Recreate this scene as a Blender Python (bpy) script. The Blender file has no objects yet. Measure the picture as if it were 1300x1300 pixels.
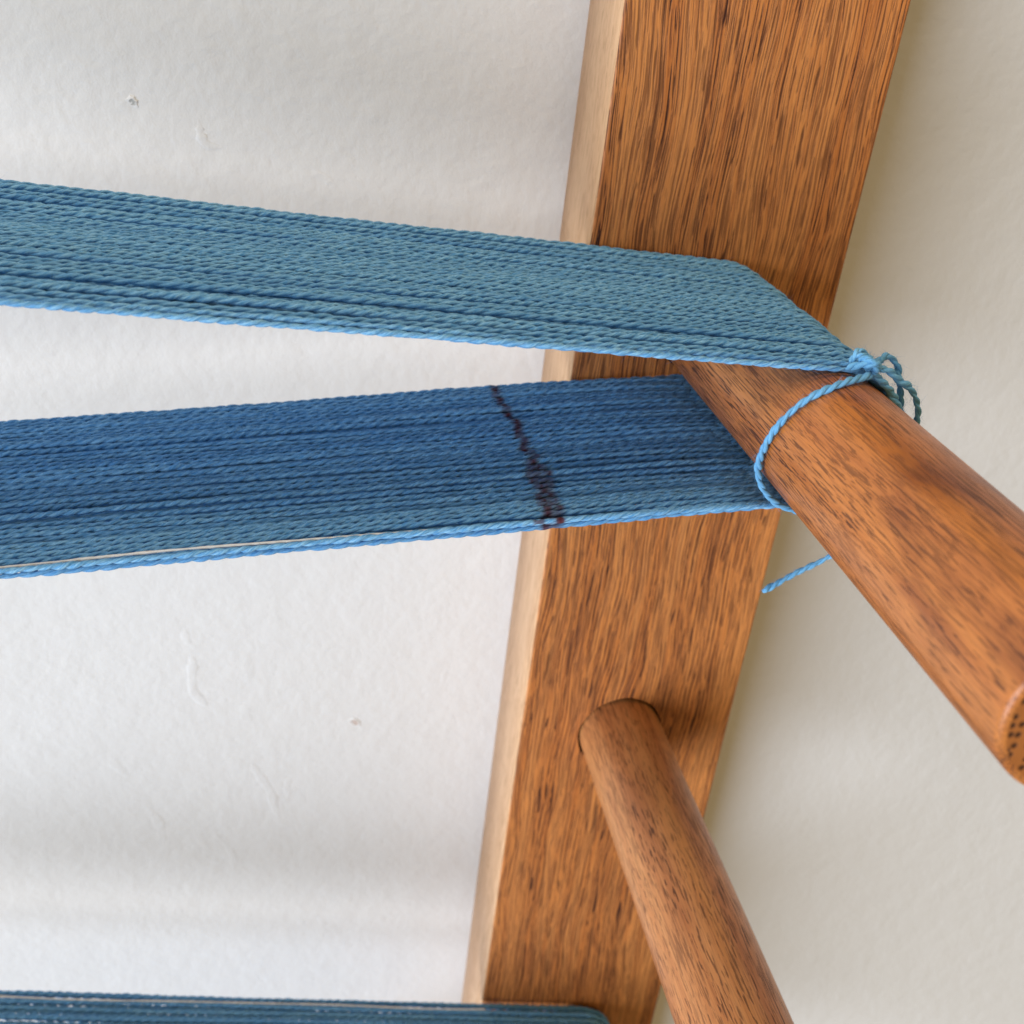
import bpy, bmesh, math, random
import numpy as np
from mathutils import Matrix, Vector

# ------------------------------------------------------------------ scene, camera, light
sc = bpy.context.scene
C = sc.collection
MM = 0.001
random.seed(7)
rng = np.random.default_rng(11)

cam_d = bpy.data.cameras.new('camera')
cam = bpy.data.objects.new('camera', cam_d)
C.objects.link(cam)
R = ((0.97974791, -0.01413265, -0.19973556),
     (-0.16873431, 0.4787971, -0.86155793),
     (0.1078089, 0.87781183, 0.46671579))
M4 = Matrix(((R[0][0], R[0][1], R[0][2], -49.936 * MM),
             (R[1][0], R[1][1], R[1][2], -181.942 * MM),
             (R[2][0], R[2][1], R[2][2], 53.988 * MM),
             (0, 0, 0, 1)))
cam.matrix_world = M4
cam_d.sensor_width = 36.0
cam_d.lens = 36.0 * 1392.58 / 1300.0
cam_d.clip_start = 0.005
cam_d.clip_end = 20.0
cam_d.dof.use_dof = True
cam_d.dof.focus_distance = 0.155
cam_d.dof.aperture_fstop = 33.0
sc.camera = cam

world = bpy.data.worlds.new('World')
sc.world = world
world.use_nodes = True
bg = world.node_tree.nodes['Background']
bg.inputs['Color'].default_value = (1.0, 0.74, 0.34, 1)
bg.inputs['Strength'].default_value = 0.32


def area(name, loc, target, sx, sy, power, col):
    d = bpy.data.lights.new(name, 'AREA')
    d.shape = 'RECTANGLE'
    d.size = sx
    d.size_y = sy
    d.energy = power
    d.color = col
    o = bpy.data.objects.new(name, d)
    C.objects.link(o)
    o.location = loc
    o.rotation_euler = (Vector(target) - Vector(loc)).to_track_quat('-Z', 'Y').to_euler()
    return o


# cool window, low on the left in front of the wall
area('window_light', (-1.15, -0.95, -0.30), (0.0, 0.0, -0.06), 1.1, 1.15, 36.5, (0.76, 0.85, 1.0))
# soft overhead fill in front of the wall, added to brighten the yarn tops
area('overhead_fill', (-0.20, -0.34, 1.40), (0.0, -0.03, -0.02), 0.9, 0.45, 9.0, (1.0, 0.91, 0.77))

sc.view_settings.view_transform = 'Standard'
sc.view_settings.look = 'None'
sc.view_settings.exposure = 0.0
sc.view_settings.gamma = 1.0
sc.view_settings.use_curve_mapping = False
sc.render.engine = 'CYCLES'


# ------------------------------------------------------------------ helpers
def link(name, me, parent=None, mat=None):
    o = bpy.data.objects.new(name, me)
    C.objects.link(o)
    if mat is not None:
        for m in (mat if isinstance(mat, (list, tuple)) else [mat]):
            me.materials.append(m)
    if parent is not None:
        o.parent = parent
    return o


def tag(o, label=None, cat=None, group=None, kind=None):
    for k, v in (('label', label), ('category', cat), ('group', group), ('kind', kind)):
        if v:
            o[k] = v
    return o


def empty(name, loc):
    o = bpy.data.objects.new(name, None)
    o.empty_display_size = 0.01
    o.location = loc
    C.objects.link(o)
    return o


class NT:
    """Small helper that builds node trees."""

    def __init__(self, name):
        self.mat = bpy.data.materials.new(name)
        self.mat.use_nodes = True
        self.t = self.mat.node_tree
        self.b = self.t.nodes['Principled BSDF']
        self.out = self.t.nodes['Material Output']

    def n(self, typ, **kw):
        nd = self.t.nodes.new(typ)
        for k, v in kw.items():
            setattr(nd, k, v)
        return nd

    def l(self, a, b):
        self.t.links.new(a, b)

    def _in(self, sock, v):
        if hasattr(v, 'is_output'):
            self.l(v, sock)
        else:
            sock.default_value = v

    def math(self, op, a, b=None, c=None, clamp=False):
        nd = self.n('ShaderNodeMath', operation=op)
        nd.use_clamp = clamp
        self._in(nd.inputs[0], a)
        if b is not None:
            self._in(nd.inputs[1], b)
        if c is not None:
            self._in(nd.inputs[2], c)
        return nd.outputs[0]

    def noise(self, vec, scale=1.0, detail=2.0, rough=0.5, dim='3D', w=None):
        nd = self.n('ShaderNodeTexNoise', noise_dimensions=dim)
        if vec is not None:
            self.l(vec, nd.inputs['Vector'])
        nd.inputs['Scale'].default_value = scale
        nd.inputs['Detail'].default_value = detail
        nd.inputs['Roughness'].default_value = rough
        return nd.outputs['Fac']

    def scale(self, vec, s, off=(0, 0, 0)):
        nd = self.n('ShaderNodeMapping')
        nd.inputs['Scale'].default_value = s
        nd.inputs['Location'].default_value = off
        self.l(vec, nd.inputs['Vector'])
        return nd.outputs['Vector']

    def sstep(self, v, a, b):
        nd = self.n('ShaderNodeMapRange', interpolation_type='SMOOTHSTEP')
        self.l(v, nd.inputs['Value'])
        nd.inputs['From Min'].default_value = a
        nd.inputs['From Max'].default_value = b
        return nd.outputs['Result']

    def mix(self, f, a, b, blend='MIX'):
        nd = self.n('ShaderNodeMix', data_type='RGBA', blend_type=blend)
        self._in(nd.inputs[0], f)
        self._in(nd.inputs[6], a)
        self._in(nd.inputs[7], b)
        return nd.outputs[2]

    def sep(self, v):
        nd = self.n('ShaderNodeSeparateXYZ')
        self.l(v, nd.inputs[0])
        return nd.outputs

    def comb(self, x, y, z):
        nd = self.n('ShaderNodeCombineXYZ')
        for i, v in enumerate((x, y, z)):
            self._in(nd.inputs[i], v)
        return nd.outputs[0]

    def bump(self, h, strength, dist, normal=None):
        nd = self.n('ShaderNodeBump')
        nd.inputs['Strength'].default_value = strength
        nd.inputs['Distance'].default_value = dist
        self.l(h, nd.inputs['Height'])
        if normal is not None:
            self.l(normal, nd.inputs['Normal'])
        return nd.outputs['Normal']


def col(h, a=1.0):
    """sRGB 0-255 triple to linear RGBA"""
    def f(c):
        c /= 255.0
        return c / 12.92 if c <= 0.04045 else ((c + 0.055) / 1.055) ** 2.4
    return (f(h[0]), f(h[1]), f(h[2]), a)


def oak(name, along, base, light, dark, pore, pore_amt=1.0, blotch=0.3, seed=0.0, board=False, rough=0.42):
    """Oak: warped growth rings, fibre streaks and open pores running along one axis (mm space)."""
    m = NT(name)
    tc = m.n('ShaderNodeTexCoord').outputs['Object']
    p = m.scale(tc, (1000, 1000, 1000), (seed * 31.7, seed * 17.3, seed * 53.1))
    s = m.sep(p)
    if along == 'Z':
        u, v, w = s[0], s[1], s[2]
    else:
        u, v, w = s[0], s[2], s[1]
    # slow wander of the grain
    q0 = m.comb(m.math('MULTIPLY', u, 0.03), m.math('MULTIPLY', v, 0.03), m.math('MULTIPLY', w, 0.014))
    wn = m.noise(q0, 1.0, 2.0, 0.5)
    u1 = m.math('ADD', u, m.math('MULTIPLY', m.math('SUBTRACT', wn, 0.5), 9.0 if board else 5.0))
    u1 = m.math('ADD', u1, m.math('MULTIPLY', w, 0.012))
    q = m.comb(u1, v, w)
    # growth rings
    rq = m.comb(m.math('MULTIPLY', u1, 0.22), m.math('MULTIPLY', v, 0.12), m.math('MULTIPLY', w, 0.006))
    ring = m.noise(rq, 1.0, 3.0, 0.6)
    ring_f = m.sstep(ring, 0.35, 0.66)
    # fibre streaks
    fq = m.comb(m.math('MULTIPLY', u1, 4.2), m.math('MULTIPLY', v, 4.2), m.math('MULTIPLY', w, 0.045))
    fib = m.noise(fq, 1.0, 4.0, 0.65)
    # blotches of stain
    bq = m.comb(m.math('MULTIPLY', u, 0.11), m.math('MULTIPLY', v, 0.11), m.math('MULTIPLY', w, 0.045))
    blo = m.sstep(m.noise(bq, 1.0, 3.0, 0.55), 0.45, 0.75)
    c = m.mix(ring_f, base, light)
    c = m.mix(m.math('MULTIPLY', m.sstep(fib, 0.42, 0.68), 0.45 if board else 0.30), c, dark)
    c = m.mix(m.math('MULTIPLY', m.sstep(fib, 0.50, 0.30), 0.35), c, light)
    c = m.mix(m.math('MULTIPLY', blo, blotch), c, dark)
    # open pores: long dashes
    pq = m.comb(m.math('MULTIPLY', u1, 4.6), m.math('MULTIPLY', v, 4.6), m.math('MULTIPLY', w, 0.10 if board else 0.16))
    po = m.noise(pq, 1.0, 1.5, 0.55)
    pq2 = m.comb(m.math('MULTIPLY', u1, 3.9), m.math('MULTIPLY', v, 3.9), m.math('MULTIPLY', w, 0.40 if board else 0.30))
    po2 = m.noise(pq2, 1.0, 1.0, 0.5)
    ed = m.comb(m.math('MULTIPLY', u1, 6.0), m.math('MULTIPLY', v, 6.0), m.math('MULTIPLY', w, 1.8))
    edge = m.math('MULTIPLY', m.math('SUBTRACT', m.noise(ed, 1.0, 2.0, 0.6), 0.5), 0.10)
    po = m.math('ADD', po, edge)
    po2 = m.math('ADD', po2, edge)
    zone = m.noise(m.comb(m.math('MULTIPLY', u1, 0.12), m.math('MULTIPLY', v, 0.09), m.math('MULTIPLY', w, 0.012)), 1.0, 1.0)
    if board:
        # flat-sawn figure lower down: shorter pores
        zmix = m.sstep(m.math('ADD', w, m.math('MULTIPLY', m.math('SUBTRACT', zone, 0.5), 60.0)), -40.0, -110.0)
    else:
        zmix = m.sstep(zone, 0.42, 0.60)
    a1 = m.math('MULTIPLY', m.sstep(po, 0.522, 0.59), m.math('SUBTRACT', 1.0, m.math('MULTIPLY', zmix, 0.75)))
    a2 = m.math('MULTIPLY', m.sstep(po2, 0.575, 0.63), m.math('ADD', 0.25, m.math('MULTIPLY', zmix, 0.65)))
    # pores cluster in the early wood
    clus = m.math('ADD', 0.62, m.math('MULTIPLY', m.sstep(ring, 0.66, 0.40), 0.38))
    if board:
        # long vessel lines, broken into dashes
        wob = m.noise(m.comb(m.math('MULTIPLY', u1, 0.45), m.math('MULTIPLY', v, 0.45), m.math('MULTIPLY', w, 0.03)), 1.0, 2.0, 0.55)
        k = m.math('ADD', m.math('MULTIPLY', u1, 1.15), m.math('MULTIPLY', wob, 3.8))
        tri = m.math('MULTIPLY', m.math('ABSOLUTE', m.math('SUBTRACT', m.math('FRACT', k), 0.5)), 2.0)
        dash = m.sstep(m.noise(m.comb(m.math('MULTIPLY', u1, 1.1), m.math('MULTIPLY', v, 1.1), m.math('MULTIPLY', w, 0.13)), 1.0, 2.0, 0.6), 0.42, 0.50)
        lines = m.math('MULTIPLY', m.sstep(m.math('ADD', tri, edge), 0.68, 0.88), dash)
        lines = m.math('MULTIPLY', lines, m.math('SUBTRACT', 1.0, m.math('MULTIPLY', zmix, 0.7)))
        a1 = m.math('MAXIMUM', m.math('MULTIPLY', a1, 0.7), lines)
    pm = m.math('MULTIPLY', m.math('MAXIMUM', a1, a2), m.math('MULTIPLY', clus, pore_amt), clamp=True)
    c = m.mix(pm, c, pore)
    m.l(c, m.b.inputs['Base Color'])
    rn = m.math('ADD', rough, m.math('MULTIPLY', fib, 0.16))
    rn = m.math('ADD', rn, m.math('MULTIPLY', pm, 0.25))
    m.l(rn, m.b.inputs['Roughness'])
    m.b.inputs['Specular IOR Level'].default_value = 0.45
    m.b.inputs['Coat Weight'].default_value = 0.08 if board else 0.22
    m.b.inputs['Coat Roughness'].default_value = 0.24
    h = m.math('SUBTRACT', m.math('MULTIPLY', fib, 0.35), pm)
    m.l(m.bump(h, 0.55, 0.00012), m.b.inputs['Normal'])
    return m.mat


W_FRONT = oak('oak_front', 'Z', col((200, 121, 58)), col((220, 144, 78)), col((150, 74, 32)), col((58, 20, 5)),
              1.0, 0.16, 1.0, board=True)
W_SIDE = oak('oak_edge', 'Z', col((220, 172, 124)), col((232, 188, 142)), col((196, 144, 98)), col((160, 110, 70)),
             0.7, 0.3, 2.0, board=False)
W_PEG = oak('oak_peg', 'Y', col((176, 101, 45)), col((200, 125, 60)), col((118, 58, 26)), col((50, 20, 8)),
            0.9, 0.85, 3.0, rough=0.34)
W_PEG2 = oak('oak_peg_paler', 'Y', col((190, 119, 66)), col((212, 146, 88)), col((148, 82, 42)), col((56, 24, 10)),
             0.9, 0.35, 4.4, rough=0.38)


def endgrain():
    m = NT('oak_end_grain')
    tc = m.n('ShaderNodeTexCoord').outputs['Object']
    p = m.scale(tc, (780, 780, 780))
    vo = m.n('ShaderNodeTexVoronoi', voronoi_dimensions='2D')
    s = m.sep(p)
    m.l(m.comb(s[0], s[2], 0.0), vo.inputs['Vector'])
    vo.inputs['Scale'].default_value = 1.0
    vo.inputs['Randomness'].default_value = 0.65
    dots = m.sstep(vo.outputs['Distance'], 0.36, 0.16)
    big = m.noise(m.scale(tc, (300, 300, 300)), 1.0, 2.0)
    c = m.mix(big, col((150, 86, 38)), col((176, 108, 50)))
    c = m.mix(dots, c, col((66, 32, 14)))
    m.l(c, m.b.inputs['Base Color'])
    m.b.inputs['Roughness'].default_value = 0.55
    m.l(m.bump(m.math('SUBTRACT', 1.0, dots), 0.5, 0.0002), m.b.inputs['Normal'])
    return m.mat


W_END = endgrain()


def hole_dark():
    m = NT('oak_hole')
    m.b.inputs['Base Color'].default_value = col((80, 44, 22))
    m.b.inputs['Roughness'].default_value = 0.8
    tc = m.n('ShaderNodeTexCoord').outputs['Object']
    nz = m.noise(m.scale(tc, (900, 900, 900)), 1.0, 3.0)
    m.l(m.mix(nz, col((60, 32, 16)), col((110, 62, 30))), m.b.inputs['Base Color'])
    return m.mat


W_HOLE = hole_dark()


def plaster():
    m = NT('painted_plaster')
    tc = m.n('ShaderNodeTexCoord').outputs['Object']
    p = m.scale(tc, (1000, 1000, 1000))
    fine = m.noise(p, 0.55, 3.0, 0.55)
    mid = m.noise(p, 0.16, 2.0, 0.5)
    wide = m.noise(p, 0.02, 2.0, 0.5)
    h = m.math('ADD', m.math('MULTIPLY', fine, 0.5), m.math('MULTIPLY', mid, 1.0))
    m.l(m.bump(h, 0.75, 0.00038), m.b.inputs['Normal'])
    c = m.mix(wide, (0.725, 0.71, 0.685, 1), (0.765, 0.748, 0.72, 1))
    m.l(c, m.b.inputs['Base Color'])
    m.b.inputs['Roughness'].default_value = 0.75
    m.b.inputs['Specular IOR Level'].default_value = 0.25
    return m.mat


PLASTER = plaster()


def yarn_mat(name, c1, c2, c3, ink=False):
    m = NT(name)
    tc = m.n('ShaderNodeTexCoord').outputs['Object']
    p = m.scale(tc, (1000, 1000, 1000))
    uv = m.n('ShaderNodeUVMap').outputs['UV']
    f = m.noise(m.scale(uv, (0.8, 6.0, 1.0)), 1.0, 3.0, 0.65)
    tone = m.noise(m.scale(p, (0.05, 0.6, 0.6)), 1.0, 2.0, 0.6)
    c = m.mix(m.sstep(f, 0.35, 0.65), c1, c2)
    c = m.mix(m.math('MULTIPLY', m.sstep(tone, 0.45, 0.7), 0.35), c, c3)
    oi = m.n('ShaderNodeObjectInfo').outputs['Random']
    c = m.mix(m.math('MULTIPLY', oi, 0.45), c, c3)
    if ink:
        at = m.n('ShaderNodeAttribute', attribute_name='ink')
        c = m.mix(at.outputs['Fac'], c, col((80, 28, 33)))
    m.l(c, m.b.inputs['Base Color'])
    m.b.inputs['Roughness'].default_value = 0.68
    m.b.inputs['Specular IOR Level'].default_value = 0.22
    m.b.inputs['Sheen Weight'].default_value = 0.12
    m.b.inputs['Sheen Roughness'].default_value = 0.4
    m.b.inputs['Sheen Tint'].default_value = (0.75, 0.9, 1.0, 1)
    m.l(m.bump(f, 0.9, 0.00016), m.b.inputs['Normal'])
    return m.mat


YARN = yarn_mat('blue_cotton', col((84, 150, 203)), col((146, 198, 230)), col((72, 134, 192)), ink=True)
YARN_T = yarn_mat('blue_cotton_tie', col((104, 168, 212)), col((134, 194, 228)), col((88, 152, 200)))
WHITE = yarn_mat('undyed_cotton', col((225, 222, 218)), col((238, 236, 232)), col((214, 210, 205)))


# ------------------------------------------------------------------ wall
WALL_Y = 26.0
X0, X1, Z0, Z1 = -420.0, 520.0, -560.0, 320.0
me = bpy.data.meshes.new('wall')
y1 = WALL_Y + 40
vs = [(X0, WALL_Y, Z0), (X1, WALL_Y, Z0), (X1, WALL_Y, Z1), (X0, WALL_Y, Z1),
      (X0, y1, Z0), (X1, y1, Z0), (X1, y1, Z1), (X0, y1, Z1)]
me.from_pydata([tuple(c * MM for c in v) for v in vs], [],
               [(0, 1, 2, 3), (5, 4, 7, 6), (4, 0, 3, 7), (1, 5, 6, 2), (3, 2, 6, 7), (4, 5, 1, 0)])
wall = link('wall', me, None, PLASTER)
tag(wall, 'white painted plaster wall behind the wooden board', 'wall', kind='structure')


def ridge(pts, width, height, name='paint_ridge', mat=PLASTER):
    """A low run of paint lying on the wall: a half-round strip along a short wandering path."""
    pts = np.array(pts, float)
    width *= 2.0
    height *= 0.6
    n = 14
    t = np.linspace(0, 1, n)
    src = np.linspace(0, 1, len(pts))
    amp = 0.04 * np.linalg.norm(pts[-1] - pts[0])
    f1, f2 = rng.random(2) * 6.28
    xs = np.interp(t, src, pts[:, 0]) + amp * np.sin(7 * t + f1)
    zs = np.interp(t, src, pts[:, 1]) + 0.5 * amp * np.sin(9 * t + f2)
    V, F = [], []
    k = 6
    for i in range(n):
        a, b = max(0, i - 1), min(n - 1, i + 1)
        dx, dz = xs[b] - xs[a], zs[b] - zs[a]
        L = math.hypot(dx, dz) or 1
        nx, nz = -dz / L, dx / L
        taper = math.sin(math.pi * (0.04 + 0.92 * t[i])) ** 0.6 * (0.7 + 0.5 * rng.random())
        for j in range(k + 1):
            a_ = math.pi * j / k
            o = math.cos(a_) * width * 0.5 * taper
            V.append(((xs[i] + nx * o) * MM, (WALL_Y + 0.03 - math.sin(a_) * height * taper) * MM, (zs[i] + nz * o) * MM))
    for i in range(n - 1):
        for j in range(k):
            a = i * (k + 1) + j
            F.append((a, a + 1, a + k + 2, a + k + 1))
    me = bpy.data.meshes.new(name)
    me.from_pydata(V, [], F)
    me.shade_smooth()
    return link(name, me, wall, mat)


ridge([(-66.6, 18.6), (-66.2, 16.6), (-65.0, 14.4), (-62, 14.3)], 1.0, 0.20)
ridge([(-48.9, 11.5), (-45, 10.4), (-41.7, 9.0)], 0.9, 0.12)
ridge([(-71.5, -96), (-70.8, -100), (-69.8, -106.7), (-67.8, -112)], 1.5, 0.22)
ridge([(-72.5, -88), (-71.5, -92), (-70.0, -95)], 1.2, 0.14)
ridge([(-57, -128), (-55.8, -133), (-52.9, -139.6), (-50, -147)], 1.5, 0.2)
ridge([(-48.5, -132), (-49.5, -140)], 1.2, 0.14)
ridge([(-82, -140), (-80, -147), (-77.6, -155)], 1.4, 0.16)
ridge([(-60, -110), (-58, -116)], 1.8, 0.14)
ridge([(-90, -124), (-86, -132)], 1.4, 0.14)
ridge([(-67, -148), (-63, -158), (-61, -164)], 1.2, 0.12)
ridge([(-13, -101), (-13.4, -106)], 0.9, 0.12)


def chip(x, z, r, tone):
    """A small nick in the paint: a raised broken rim around a bare centre."""
    k = 14
    V, F = [], []
    prof = [(1.5, -0.02), (1.1, 0.16), (0.75, 0.20), (0.5, 0.06), (0.0, 0.03)]
    for (s, h) in prof:
        for j in range(k):
            a = 2 * math.pi * j / k
            rr = r * s * (1 + 0.28 * math.sin(2 * a + x) + 0.15 * math.sin(5 * a))
            V.append(((x + math.cos(a) * rr * 1.2) * MM, (WALL_Y + 0.005 - h * (0.6 + 0.6 * math.sin(a + 0.8))) * MM, (z + math.sin(a) * rr * 0.8) * MM))
    for i in range(len(prof) - 1):
        for j in range(k):
            F.append((i * k + j, i * k + (j + 1) % k, (i + 1) * k + (j + 1) % k, (i + 1) * k + j))
    me = bpy.data.meshes.new('paint_chip')
    me.from_pydata(V, [], F)
    me.materials.append(PLASTER)
    m = bpy.data.materials.get(tone[0])
    if m is None:
        t = NT(tone[0])
        nz = t.noise(t.scale(t.n('ShaderNodeTexCoord').outputs['Object'], (2500, 2500, 2500)), 1.0, 3.0)
        t.l(t.mix(nz, tone[1], tone[2]), t.b.inputs['Base Color'])
        t.b.inputs['Roughness'].default_value = 0.85
        m = t.mat
    me.materials.append(m)
    for i, f in enumerate(me.polygons):
        if i >= k * 2:
            f.material_index = 1
    return link('paint_chip', me, wall)


chip(-77.3, 20.7, 0.75, ('bare_plaster_grey', col((150, 148, 142)), col((196, 194, 188))))
chip(-33.8, -116.4, 1.1, ('bare_plaster_pink', col((176, 150, 136)), col((214, 198, 186))))

# ------------------------------------------------------------------ warping board: upright + three pegs
BW, BT = 48.0, 21.76
PEGS = [(23.95, -4.32), (22.76, -99.84), (24.3, -200.0)]
PEG_R = [9.77, 9.05, 9.5]
board = empty('warping_board', (24 * MM, 0, -300 * MM))
tag(board, 'varnished oak warping board with round pegs standing out against the wall', 'warping board')
BO = Vector((24, 0, -300))


def upright():
    zt, zb = 150.0, -300.0
    bm = bmesh.new()
    # front face with holes, by triangle fill
    r = 0.7
    edges = []

    def loop(pts):
        vv = [bm.verts.new((p[0] * MM, p[1] * MM, p[2] * MM)) for p in pts]
        for i in range(len(vv)):
            edges.append(bm.edges.new((vv[i], vv[(i + 1) % len(vv)])))
        return vv
    outer = []
    nz = 46
    for i in range(nz + 1):
        outer.append((r, 0, zb + (zt - zb) * i / nz))
    for i in range(nz + 1):
        outer.append((BW - r, 0, zt - (zt - zb) * i / nz))
    ov = loop(outer)
    hv = []
    for (px, pz), pr in zip(PEGS, PEG_R):
        k = 56
        pts = []
        for j in range(k):
            a = 2 * math.pi * j / k
            rr = pr + 0.50 + 0.12 * math.sin(3 * a + px) + 0.07 * math.sin(9 * a)
            pts.append((px + math.cos(a) * rr, 0, pz + math.sin(a) * rr))
        hv.append(loop(pts))
    bmesh.ops.triangle_fill(bm, use_beauty=True, use_dissolve=False, edges=edges)
    for f in bm.faces:
        f.material_index = 0
        f.normal_update()
        if f.normal.y > 0:
            f.normal_flip()
    # hole walls
    for (px, pz), loopv in zip(PEGS, hv):
        back = [bm.verts.new((v.co.x, 16 * MM, v.co.z)) for v in loopv]
        k = len(loopv)
        for j in range(k):
            f = bm.faces.new((loopv[j], loopv[(j + 1) % k], back[(j + 1) % k], back[j]))
            f.material_index = 2
        f = bm.faces.new(back)
        f.material_index = 2
    # rounded arrises + sides + back, swept along z
    left = ov[:nz + 1]
    right = list(reversed(ov[nz + 1:]))
    steps = 4

    def strip(a, b, mi):
        for i in range(len(a) - 1):
            f = bm.faces.new((a[i], a[i + 1], b[i + 1], b[i]))
            f.material_index = mi
            f.smooth = True

    def side(row, sgn, xo):
        prev = row
        for s in range(1, steps + 1):
            a = (math.pi / 2) * s / steps
            new = []
            for v in row:
                wob = 0.10 * math.sin(v.co.z * 900 + s) * math.sin(v.co.z * 310)
                new.append(bm.verts.new(((xo + sgn * (-r + r * math.sin(a) + wob * 0.4)) * MM, (r - r * math.cos(a)) * MM, v.co.z)))
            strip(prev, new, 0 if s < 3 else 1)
            prev = new
        bk = [bm.verts.new((xo * MM, BT * MM, v.co.z)) for v in row]
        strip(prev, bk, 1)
        return bk
    bl = side(left, -1, 0.0)
    br = side(right, 1, BW)
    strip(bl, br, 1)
    bmesh.ops.recalc_face_normals(bm, faces=[f for f in bm.faces if f.material_index != 2 and abs(f.normal.y) < 2])
    for v in bm.verts:
        v.co -= BO * MM
    me = bpy.data.meshes.new('upright')
    bm.to_mesh(me)
    bm.free()
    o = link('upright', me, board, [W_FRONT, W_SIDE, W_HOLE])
    return o


upright()


def peg(px, pz, PR, length, mat, seed, label=None):
    rg = np.random.default_rng(seed)
    k = 72
    ph = rg.random(6) * 6.28
    stations = [14, 6, 0, -2]
    y = -2.0
    while y > -(length - 3.0):
        y -= 4.0
        stations.append(y)
    stations = [s for s in stations if s > -(length - 2.2)]
    rad = [(s, PR) for s in stations]
    # eased end
    for a in np.linspace(0, 1, 7):
        ang = a * math.pi / 2
        rad.append((-(length - 0.9) - 0.9 * math.sin(ang), PR - 0.9 + 0.9 * math.cos(ang)))
    V, F = [], []
    for (yy, rr) in rad:
        for j in range(k):
            a = 2 * math.pi * j / k
            d = 0.07 * math.sin(2 * a + ph[0] + yy * 0.01) + 0.05 * math.sin(5 * a + ph[1] + yy * 0.02) + 0.035 * math.sin(9 * a + ph[2])
            V.append(((px + math.cos(a) * (rr + d)), yy, (pz + math.sin(a) * (rr + d))))
    for i in range(len(rad) - 1):
        for j in range(k):
            F.append((i * k + j, i * k + (j + 1) % k, (i + 1) * k + (j + 1) % k, (i + 1) * k + j))
    n0 = len(F)
    base = (len(rad) - 1) * k
    F.append(tuple(base + j for j in range(k)))
    F.append(tuple(reversed(range(k))))
    me = bpy.data.meshes.new('peg')
    org = Vector((px, 0, pz))
    me.from_pydata([((v[0] - px) * MM, v[1] * MM, (v[2] - pz) * MM) for v in V], [], F)
    bm = bmesh.new()
    bm.from_mesh(me)
    bmesh.ops.recalc_face_normals(bm, faces=bm.faces)
    bm.to_mesh(me)
    bm.free()
    for i, f in enumerate(me.polygons):
        f.use_smooth = i < n0
        f.material_index = 1 if i >= n0 else 0
    o = link('peg', me, board, [mat, W_END])
    o.location = (org - BO) * MM
    if label:
        o['label'] = label
    return o


peg(*PEGS[0], PEG_R[0], 112.5, W_PEG, 1, 'thick oak peg wound with blue yarn')
peg(*PEGS[1], PEG_R[1], 110.5, W_PEG2, 2, 'bare oak peg below the yarn')
peg(*PEGS[2], PEG_R[2], 110.5, W_PEG, 3)


# ------------------------------------------------------------------ yarn
def resample(P, step):
    P = np.array(P, float)
    d = np.r_[0, np.cumsum(np.linalg.norm(np.diff(P, axis=0), axis=1))]
    n = max(3, int(d[-1] / step) + 1)
    t = np.linspace(0, d[-1], n)
    return np.stack([np.interp(t, d, P[:, i]) for i in range(3)], 1), t


def frames(P):
    T = np.gradient(P, axis=0)
    T /= np.linalg.norm(T, axis=1)[:, None]
    N = np.zeros_like(P)
    ref = np.array([0, 1.0, 0]) if abs(T[0][1]) < 0.8 else np.array([0, 0, 1.0])
    n = ref - T[0] * (ref @ T[0])
    n /= np.linalg.norm(n)
    for i in range(len(P)):
        n = n - T[i] * (n @ T[i])
        n /= np.linalg.norm(n)
        N[i] = n
    return T, N, np.cross(T, N)


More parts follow.
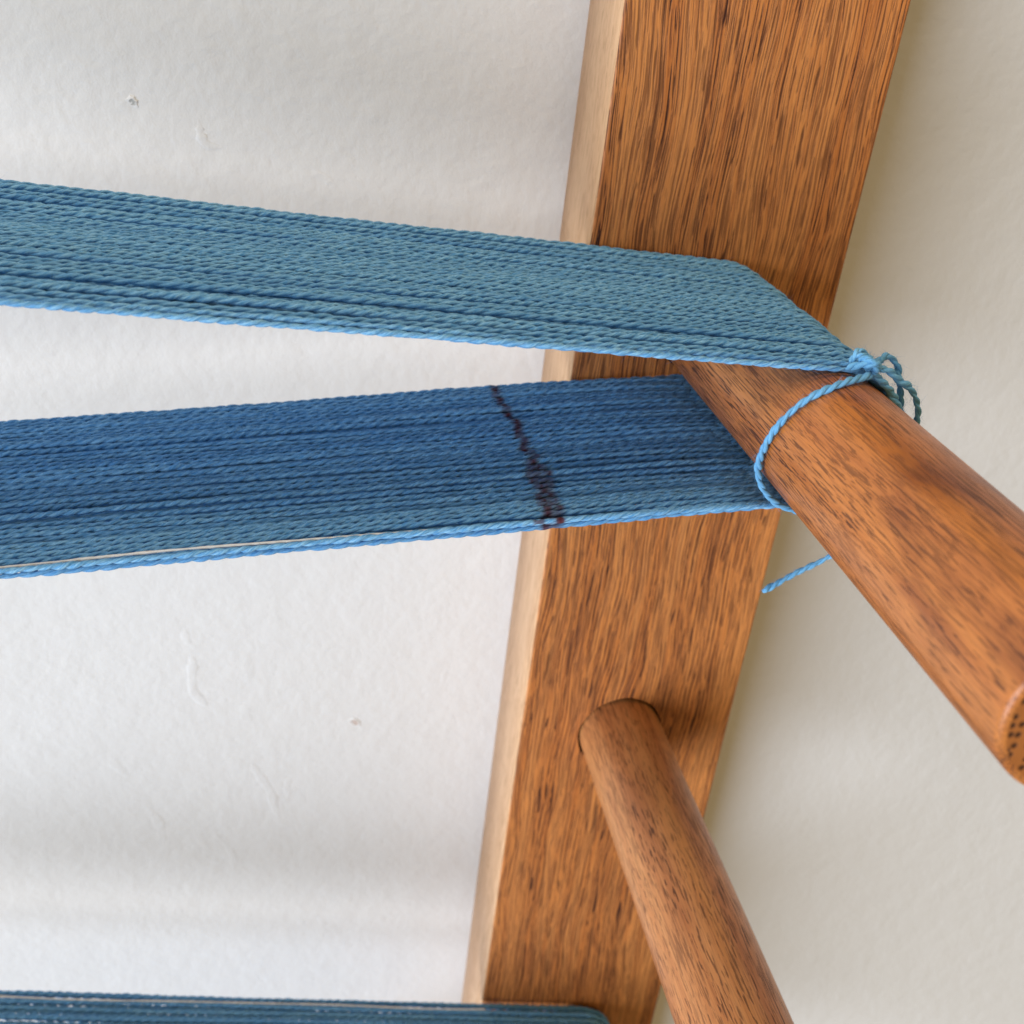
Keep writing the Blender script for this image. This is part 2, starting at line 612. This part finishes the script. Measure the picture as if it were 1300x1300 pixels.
def ply_mesh(name, P, t, rad, lay=3.7, plies=2, phase=0.0, sides=7, org=(0, 0, 0), ink=None, fuzz=0.0, taper_ends=False):
    """A plied thread: helical plies round the path P (mm).  Returns a mesh with UVs along the fibre."""
    T, N, B = frames(P)
    n = len(P)
    off = rad * (0.41 if plies == 2 else 0.0)
    pr = rad * (0.595 if plies == 2 else 1.0)
    VV, FF, UV = [], [], []
    ang = phase - 2 * math.pi * t / lay + 0.35 * np.sin(t / 5.3 + phase)
    ang = ang + 0.5 * np.sin(t / 9.1 + 2 * phase) + 0.22 * np.sin(t / 1.9 + 5 * phase)
    swell = 1 + 0.09 * np.sin(t / 2.9 + phase * 3) + 0.07 * np.sin(t / 1.17 + phase) + 0.05 * np.sin(t / 0.61 + 4 * phase)
    if taper_ends:
        swell = swell * np.clip(np.minimum(1.0, 0.35 + np.minimum(t, t[-1] - t) / 0.8), 0, 1)
    inkv = []
    for k in range(plies):
        a = ang + 2 * math.pi * k / plies
        ca, sa = np.cos(a)[:, None], np.sin(a)[:, None]
        rdir = N * ca + B * sa
        tdir = -N * sa + B * ca
        cen = P + rdir * (off * swell)[:, None] if plies > 1 else P
        base = len(VV) and sum(len(x) for x in VV)
        ring = np.zeros((n, sides, 3))
        for j in range(sides):
            b = 2 * math.pi * j / sides
            rr = (pr * swell * (1 + 0.08 * np.sin(t / 1.43 + 2.1 * k + 7 * phase)))[:, None]
            ring[:, j] = cen + rdir * (rr * math.cos(b)) + tdir * (rr * 1.12 * math.sin(b))
        VV.append(ring.reshape(-1, 3))
        i = np.arange(n - 1)[:, None] * sides
        j = np.arange(sides)[None, :]
        j2 = (j + 1) % sides
        q = np.stack([i + j, i + j2, i + sides + j2, i + sides + j], -1).reshape(-1, 4) + base
        FF.append(q)
        u0 = t[:-1][:, None] + 0 * j
        u1 = t[1:][:, None] + 0 * j
        v0 = (j / sides) + 0 * i + k * 3.1 + phase
        v1 = v0 + 1 / sides
        UV.append(np.stack([np.stack([u0, v0], -1), np.stack([u0, v1], -1), np.stack([u1, v1], -1), np.stack([u1, v0], -1)], 2).reshape(-1, 2))
        if ink is not None:
            inkv.append(np.repeat(ink, sides))
    V = np.concatenate(VV)
    F = np.concatenate(FF)
    U = np.concatenate(UV)
    me = bpy.data.meshes.new(name)
    me.vertices.add(len(V))
    me.vertices.foreach_set('co', ((V - np.array(org)) * MM).astype(np.float32).ravel())
    me.loops.add(F.size)
    me.loops.foreach_set('vertex_index', F.astype(np.int32).ravel())
    me.polygons.add(len(F))
    me.polygons.foreach_set('loop_start', (np.arange(len(F)) * 4).astype(np.int32))
    uvl = me.uv_layers.new(name='UVMap')
    uvl.data.foreach_set('uv', U.astype(np.float32).ravel())
    if ink is not None:
        at = me.attributes.new('ink', 'FLOAT', 'POINT')
        at.data.foreach_set('value', np.concatenate(inkv).astype(np.float32))
    me.update(calc_edges=True)
    me.shade_smooth()
    return me


hair_src = []


def make_warp(root, org, pegc, PR, ys, extra, slope_up, slope_lo, x_far, step, mat, ink=False, thick=0.62, sides=7, hairs=True, lower=True):
    px, pz = pegc
    for i, y0 in enumerate(ys):
        f = (y0 - ys.max()) / (ys.min() - ys.max() + 1e-9)   # 0 at wall side, 1 at front
        top = extra[i]
        lay2 = (0.70 + 0.40 * rng.random()) if top else 0.10 * rng.random()
        if y0 == ys.min():
            lay2 = 0.45
        rr = PR + thick * 0.96 + lay2
        su = slope_up(f)
        sl = slope_lo(f)
        P = []
        du = np.array([1, -su]) / math.hypot(1, su)
        nu = np.array([su, 1]) / math.hypot(1, su)
        t0 = np.array([px, pz]) + rr * nu
        nl = np.array([sl, -1]) / math.hypot(1, sl)
        t1 = np.array([px, pz]) + rr * nl
        a0 = math.atan2(nu[1], nu[0])
        a1 = math.atan2(nl[1], nl[0])
        drift_u, drift_l = rng.normal(0, 0.10), rng.normal(0, 0.10)
        lift_u = rng.normal(0, 0.12) if top else rng.normal(0, 0.05)
        lift_l = (1.65 + rng.normal(0, 0.12)) if top else rng.normal(0, 0.05)
        w1, w2 = rng.random(2) * 6.28
        Lu = (t0[0] - x_far) / du[0]
        for s in np.linspace(Lu, 0, 90):
            q = t0 - du * s
            e = 1 - math.exp(-s / 25.0)
            P.append((q[0], y0 + e * (drift_u + 0.17 * math.sin(s / 17 + w1)), q[1] + e * (lift_u + 0.10 * math.sin(s / 11 + w2))))
        for a in np.linspace(a0, a1, 40)[1:-1]:
            P.append((px + rr * math.cos(a), y0 + 0.12 * math.sin(3 * a + w1) * math.sin((a - a0) / (a1 - a0) * math.pi), pz + rr * math.sin(a)))
        if lower:
            dl = np.array([-1, -sl]) / math.hypot(1, sl)
            Ll = (t1[0] - x_far) / abs(dl[0])
            for s in np.linspace(0, Ll, 90):
                q = t1 + dl * s
                e = 1 - math.exp(-s / (7.0 if top else 25.0))
                P.append((q[0], y0 + e * (drift_l + 0.17 * math.sin(s / 19 + w2)), q[1] + e * (lift_l + 0.10 * math.sin(s / 12 + w1))))
        P, t = resample(P, step if top else step * 1.35)
        iv = None
        if ink:
            iv = np.zeros(len(P))
            low = P[:, 2] < -8.0
            xc = np.interp(-y0, [4.9, 15.7, 26.5, 36.2, 44.3, 49.2, 52.9], [-14.3, -13.4, -13.1, -12.8, -13.1, -13.2, -14.4])
            wdt = np.interp(-y0, [4, 29, 35, 44, 52], [0.9, 1.1, 1.3, 1.8, 2.1])
            blots = [(xc + rng.normal(0, 0.3), wdt, 0.72 + 0.25 * rng.random())]
            if y0 < -33:
                blots = [(xc + rng.normal(-0.8, 0.35), 1.0, 0.85), (xc + rng.normal(0.8, 0.35), 1.0, 0.8), (xc, wdt, 0.6)]
            if y0 < -51:
                blots = [(xc - 1.7, 0.9, 1.0), (xc + 1.2, 0.9, 1.0)]
            for (bx, bw, bs) in blots:
                g = np.clip(1.6 - np.abs(P[:, 0] - bx) / bw * 1.4, 0, 1) * bs
                g *= 0.9 + 0.2 * np.sin(t * 3.1 + w1)
                iv = np.maximum(iv, np.where(low, np.clip(g, 0, 1), 0))
        me = ply_mesh('strand', P, t, thick * (0.94 + 0.12 * rng.random()), lay=3.9 + 1.2 * rng.random(),
                      phase=rng.random() * 6.28, sides=sides, org=org, ink=iv if ink else np.zeros(len(P)))
        o = link('strand', me, root, mat)
        if hairs:
            hair_src.append((root, org, P))


def spaced(a, b, pitch):
    """A close under-layer and, over it, strands at uneven spacing."""
    n = int((abs(b - a) - 0.3) / pitch) + 1
    under = np.linspace(a + 0.8, b + 1.1, n) + rng.normal(0, 0.04, n)
    over = [a]
    while over[-1] > b + 1.1:
        over.append(over[-1] - (1.0 + 0.55 * rng.random() ** 1.3 + (0.45 + 0.5 * rng.random() if rng.random() < 0.25 else 0.0)))
    over[-1] = b
    return np.r_[under, over], [False] * n + [True] * len(over)


ORG1 = (23.95, -27.0, -4.32)
warp = empty('warp_yarn', tuple(c * MM for c in ORG1))
tag(warp, 'wide band of blue cotton warp yarn wrapped around the upper peg with dark ink mark', 'yarn')
make_warp(warp, ORG1, PEGS[0], PEG_R[0], *spaced(-1.9, -52.0, 0.80), lambda f: 0.0445 - 0.009 * f, lambda f: 0.117,
          -150.0, 0.40, YARN, ink=True, thick=0.47, sides=6)

# undyed thread that lies along the front edge of the lower run
xs = np.linspace(-150, -22, 120)
P = []
for x in xs:
    zb = PEGS[0][1] - 10.4 - 0.117 * (25 - x)
    P.append((x, -51.3 + 0.2 * math.sin(x / 14.0), zb + 1.75 + 0.10 * math.sin(x / 6.0) - max(0, (x + 45) / 23) * 0.6))
P, t = resample(P, 0.5)
link('undyed_thread', ply_mesh('undyed_thread', P, t, 0.19, lay=9, plies=1, sides=6, org=ORG1), warp, WHITE)['label'] = 'thin white undyed thread along the lower front edge'

ORG2 = (24.3, -24.0, -200.0)
warp2 = empty('warp_yarn', tuple(c * MM for c in ORG2))
tag(warp2, 'blue yarn band crossing the bottom edge of the picture below the bare peg', 'yarn')
make_warp(warp2, ORG2, PEGS[2], PEG_R[2], *spaced(-1.9, -30.0, 0.84), lambda f: 0.152, lambda f: 0.45, -170.0, 0.7, YARN, thick=0.50, sides=5)
P = []
for x in np.linspace(-170, 0, 120):
    P.append((x, -3.6 + 0.2 * math.sin(x / 11.0), -190.0 + 0.152 * (25 - x) + 1.75 + 0.15 * math.sin(x / 7.0)))
P, t = resample(P, 0.6)
link('undyed_thread', ply_mesh('undyed_thread', P, t, 0.19, lay=9, plies=1, sides=6, org=ORG2), warp2, WHITE)


# ------------------------------------------------------------------ tie: loop round the peg, knot, loose ends
def smooth(pts, n=160):
    """Catmull-Rom through points"""
    p = np.array(pts, float)
    p = np.vstack([2 * p[0] - p[1], p, 2 * p[-1] - p[-2]])
    out = []
    m = len(p) - 3
    for i in range(m):
        for s in np.linspace(0, 1, max(4, n // m), endpoint=False):
            a, b, c, d = p[i], p[i + 1], p[i + 2], p[i + 3]
            out.append(0.5 * ((2 * b) + (-a + c) * s + (2 * a - 5 * b + 4 * c - d) * s * s + (-a + 3 * b - 3 * c + d) * s ** 3))
    out.append(p[-2])
    return np.array(out)


ORG3 = (26.67, -52.94, 6.16)
tie = empty('yarn_tie', tuple(c * MM for c in ORG3))
tag(tie, 'single blue yarn loop knotted around the upper peg with loose ends hanging', 'yarn tie')


def tie_part(name, pts, rad=0.52, lay=3.6, phase=0.0):
    P, t = resample(smooth(pts), 0.25)
    me = ply_mesh(name, P, t, rad, lay=lay, phase=phase, sides=9, org=ORG3, taper_ends=True)
    o = link(name, me, tie, YARN_T)
    hair_src.append((tie, ORG3, P))
    return o


PX, PZ = PEGS[0]


def on_peg(deg, y, r=9.68):
    a = math.radians(deg)
    return (PX + r * math.cos(a), y, PZ + r * math.sin(a))


# loop: from the knot over the left side, underneath and up the right side
tie_part('loop', [on_peg(74, -53.70, 11.22), on_peg(82, -54.46, 10.72), on_peg(101, -55.86, 10.40), on_peg(125, -56.40, 10.40), on_peg(144, -56.18, 10.40),
                  on_peg(162, -55.75, 10.47), on_peg(184, -54.56, 10.52), on_peg(206, -53.05, 10.72), on_peg(225, -52.84, 11.02), on_peg(245, -53.27, 11.02),
                  on_peg(275, -53.70, 10.62), on_peg(310, -54.13, 10.40), on_peg(345, -53.92, 10.40), on_peg(20, -53.38, 10.40), on_peg(50, -53.05, 10.52), on_peg(68, -52.84, 11.12)])
# knot: two interlocked turns
K = np.array((26.24, -53.38, 7.45))
tie_part('knot', [K + np.array(d) for d in ((-2.6, 1.0, -0.9), (-1.2, 0.2, 0.0), (0.2, -0.9, 0.6), (1.2, -0.4, 0.5), (1.0, 0.9, 0.3), (-0.1, 1.3, 0.2),
                                            (-0.7, 0.4, 0.8), (0.0, -0.7, 1.0), (0.9, -0.9, 0.0), (0.9, 0.2, -0.7), (0.0, 0.8, -0.6))], lay=3.2)
tie_part('knot', [K + np.array(d) for d in ((-1.4, 2.2, -0.6), (-0.9, 2.4, 0.7), (-0.1, 2.9, 1.2), (0.9, 2.7, 0.7), (1.2, 1.8, 0.2), (0.5, 1.0, 0.7),
                                            (-0.5, 1.3, 0.9), (-0.7, 2.0, 0.4))], lay=3.2, phase=1.3)
# loose ends
tie_part('loose_end', [K + np.array((0.6, 0.3, 0.3)), (28.40, -51.86, 7.56), (29.81, -51.11, 8.21), (31.21, -50.89, 7.67), (32.29, -51.00, 6.37),
                       (32.94, -51.32, 4.32), (33.69, -51.54, 2.16), (34.56, -51.11, -1.08), (34.77, -50.46, -4.32)], phase=0.6)
tie_part('loose_end', [K + np.array((0.8, 0.0, 0.0)), (28.51, -52.62, 6.91), (30.13, -52.51, 6.59), (31.97, -52.40, 5.29), (34.00, -52.40, 4.20), (35.60, -52.40, 2.30),
                       (36.80, -52.00, -0.70), (37.00, -50.60, -5.00), (37.04, -47.00, -12.96), (38.55, -43.22, -21.60), (38.12, -40.74, -28.08), (35.85, -39.77, -31.10), (31.43, -39.44, -34.13), (26.67, -39.66, -37.37)], phase=2.2)
tie_part('loose_end', [K + np.array((0.6, -0.4, -0.5)), (28.62, -53.27, 5.51), (30.13, -53.16, 4.43), (31.86, -52.84, 2.81), (33.37, -52.40, 0.76), (34.23, -51.86, -2.16), (34.56, -51.32, -5.94)], phase=4.0)


# ------------------------------------------------------------------ fuzz: fine fibre ends standing off the yarn
def fuzz(root, org, paths, n, mat):
    V, F = [], []
    wts = np.array([len(p) for p in paths], float)
    idx = rng.choice(len(paths), n, p=wts / wts.sum())
    for c in range(n):
        P = paths[idx[c]]
        i = rng.integers(2, len(P) - 3)
        T = P[i + 1] - P[i - 1]
        T /= np.linalg.norm(T)
        r = rng.normal(0, 1, 3)
        r -= T * (r @ T)
        r /= np.linalg.norm(r)
        L = 0.5 + 1.1 * rng.random()
        d = T * (1.0 if rng.random() < 0.5 else -1.0) * (0.5 + rng.random()) + r * (0.35 + 0.5 * rng.random())
        d /= np.linalg.norm(d)
        side = np.cross(d, r)
        side /= np.linalg.norm(side) + 1e-9
        a = P[i] + r * 0.5
        bend = rng.normal(0, 0.22, 3)
        w = 0.013
        b0 = len(V)
        for s, ww in ((0, 1.0), (0.5, 0.8), (1.0, 0.2)):
            q = a + d * L * s + bend * s * s
            V.append(q - side * w * ww)
            V.append(q + side * w * ww)
        F += [(b0, b0 + 1, b0 + 3, b0 + 2), (b0 + 2, b0 + 3, b0 + 5, b0 + 4)]
    me = bpy.data.meshes.new('fuzz')
    me.from_pydata([tuple((v - np.array(org)) * MM) for v in V], [], F)
    o = link('fuzz', me, root, mat)
    o['kind'] = 'stuff'
    return o


fm = NT('fibre_fuzz')
fz = fm.noise(fm.scale(fm.n('ShaderNodeTexCoord').outputs['Object'], (700, 700, 700)), 1.0, 2.0)
fm.l(fm.mix(fz, col((70, 134, 186)), col((104, 164, 206))), fm.b.inputs['Base Color'])
fm.b.inputs['Roughness'].default_value = 0.7
FUZZ = fm.mat
for root, cnt in ((warp, 22000), (warp2, 1500), (tie, 2600)):
    sel = [(o_, p_) for (r_, o_, p_) in hair_src if r_ is root]
    fuzz(root, sel[0][0], [p for _, p in sel], cnt, FUZZ)
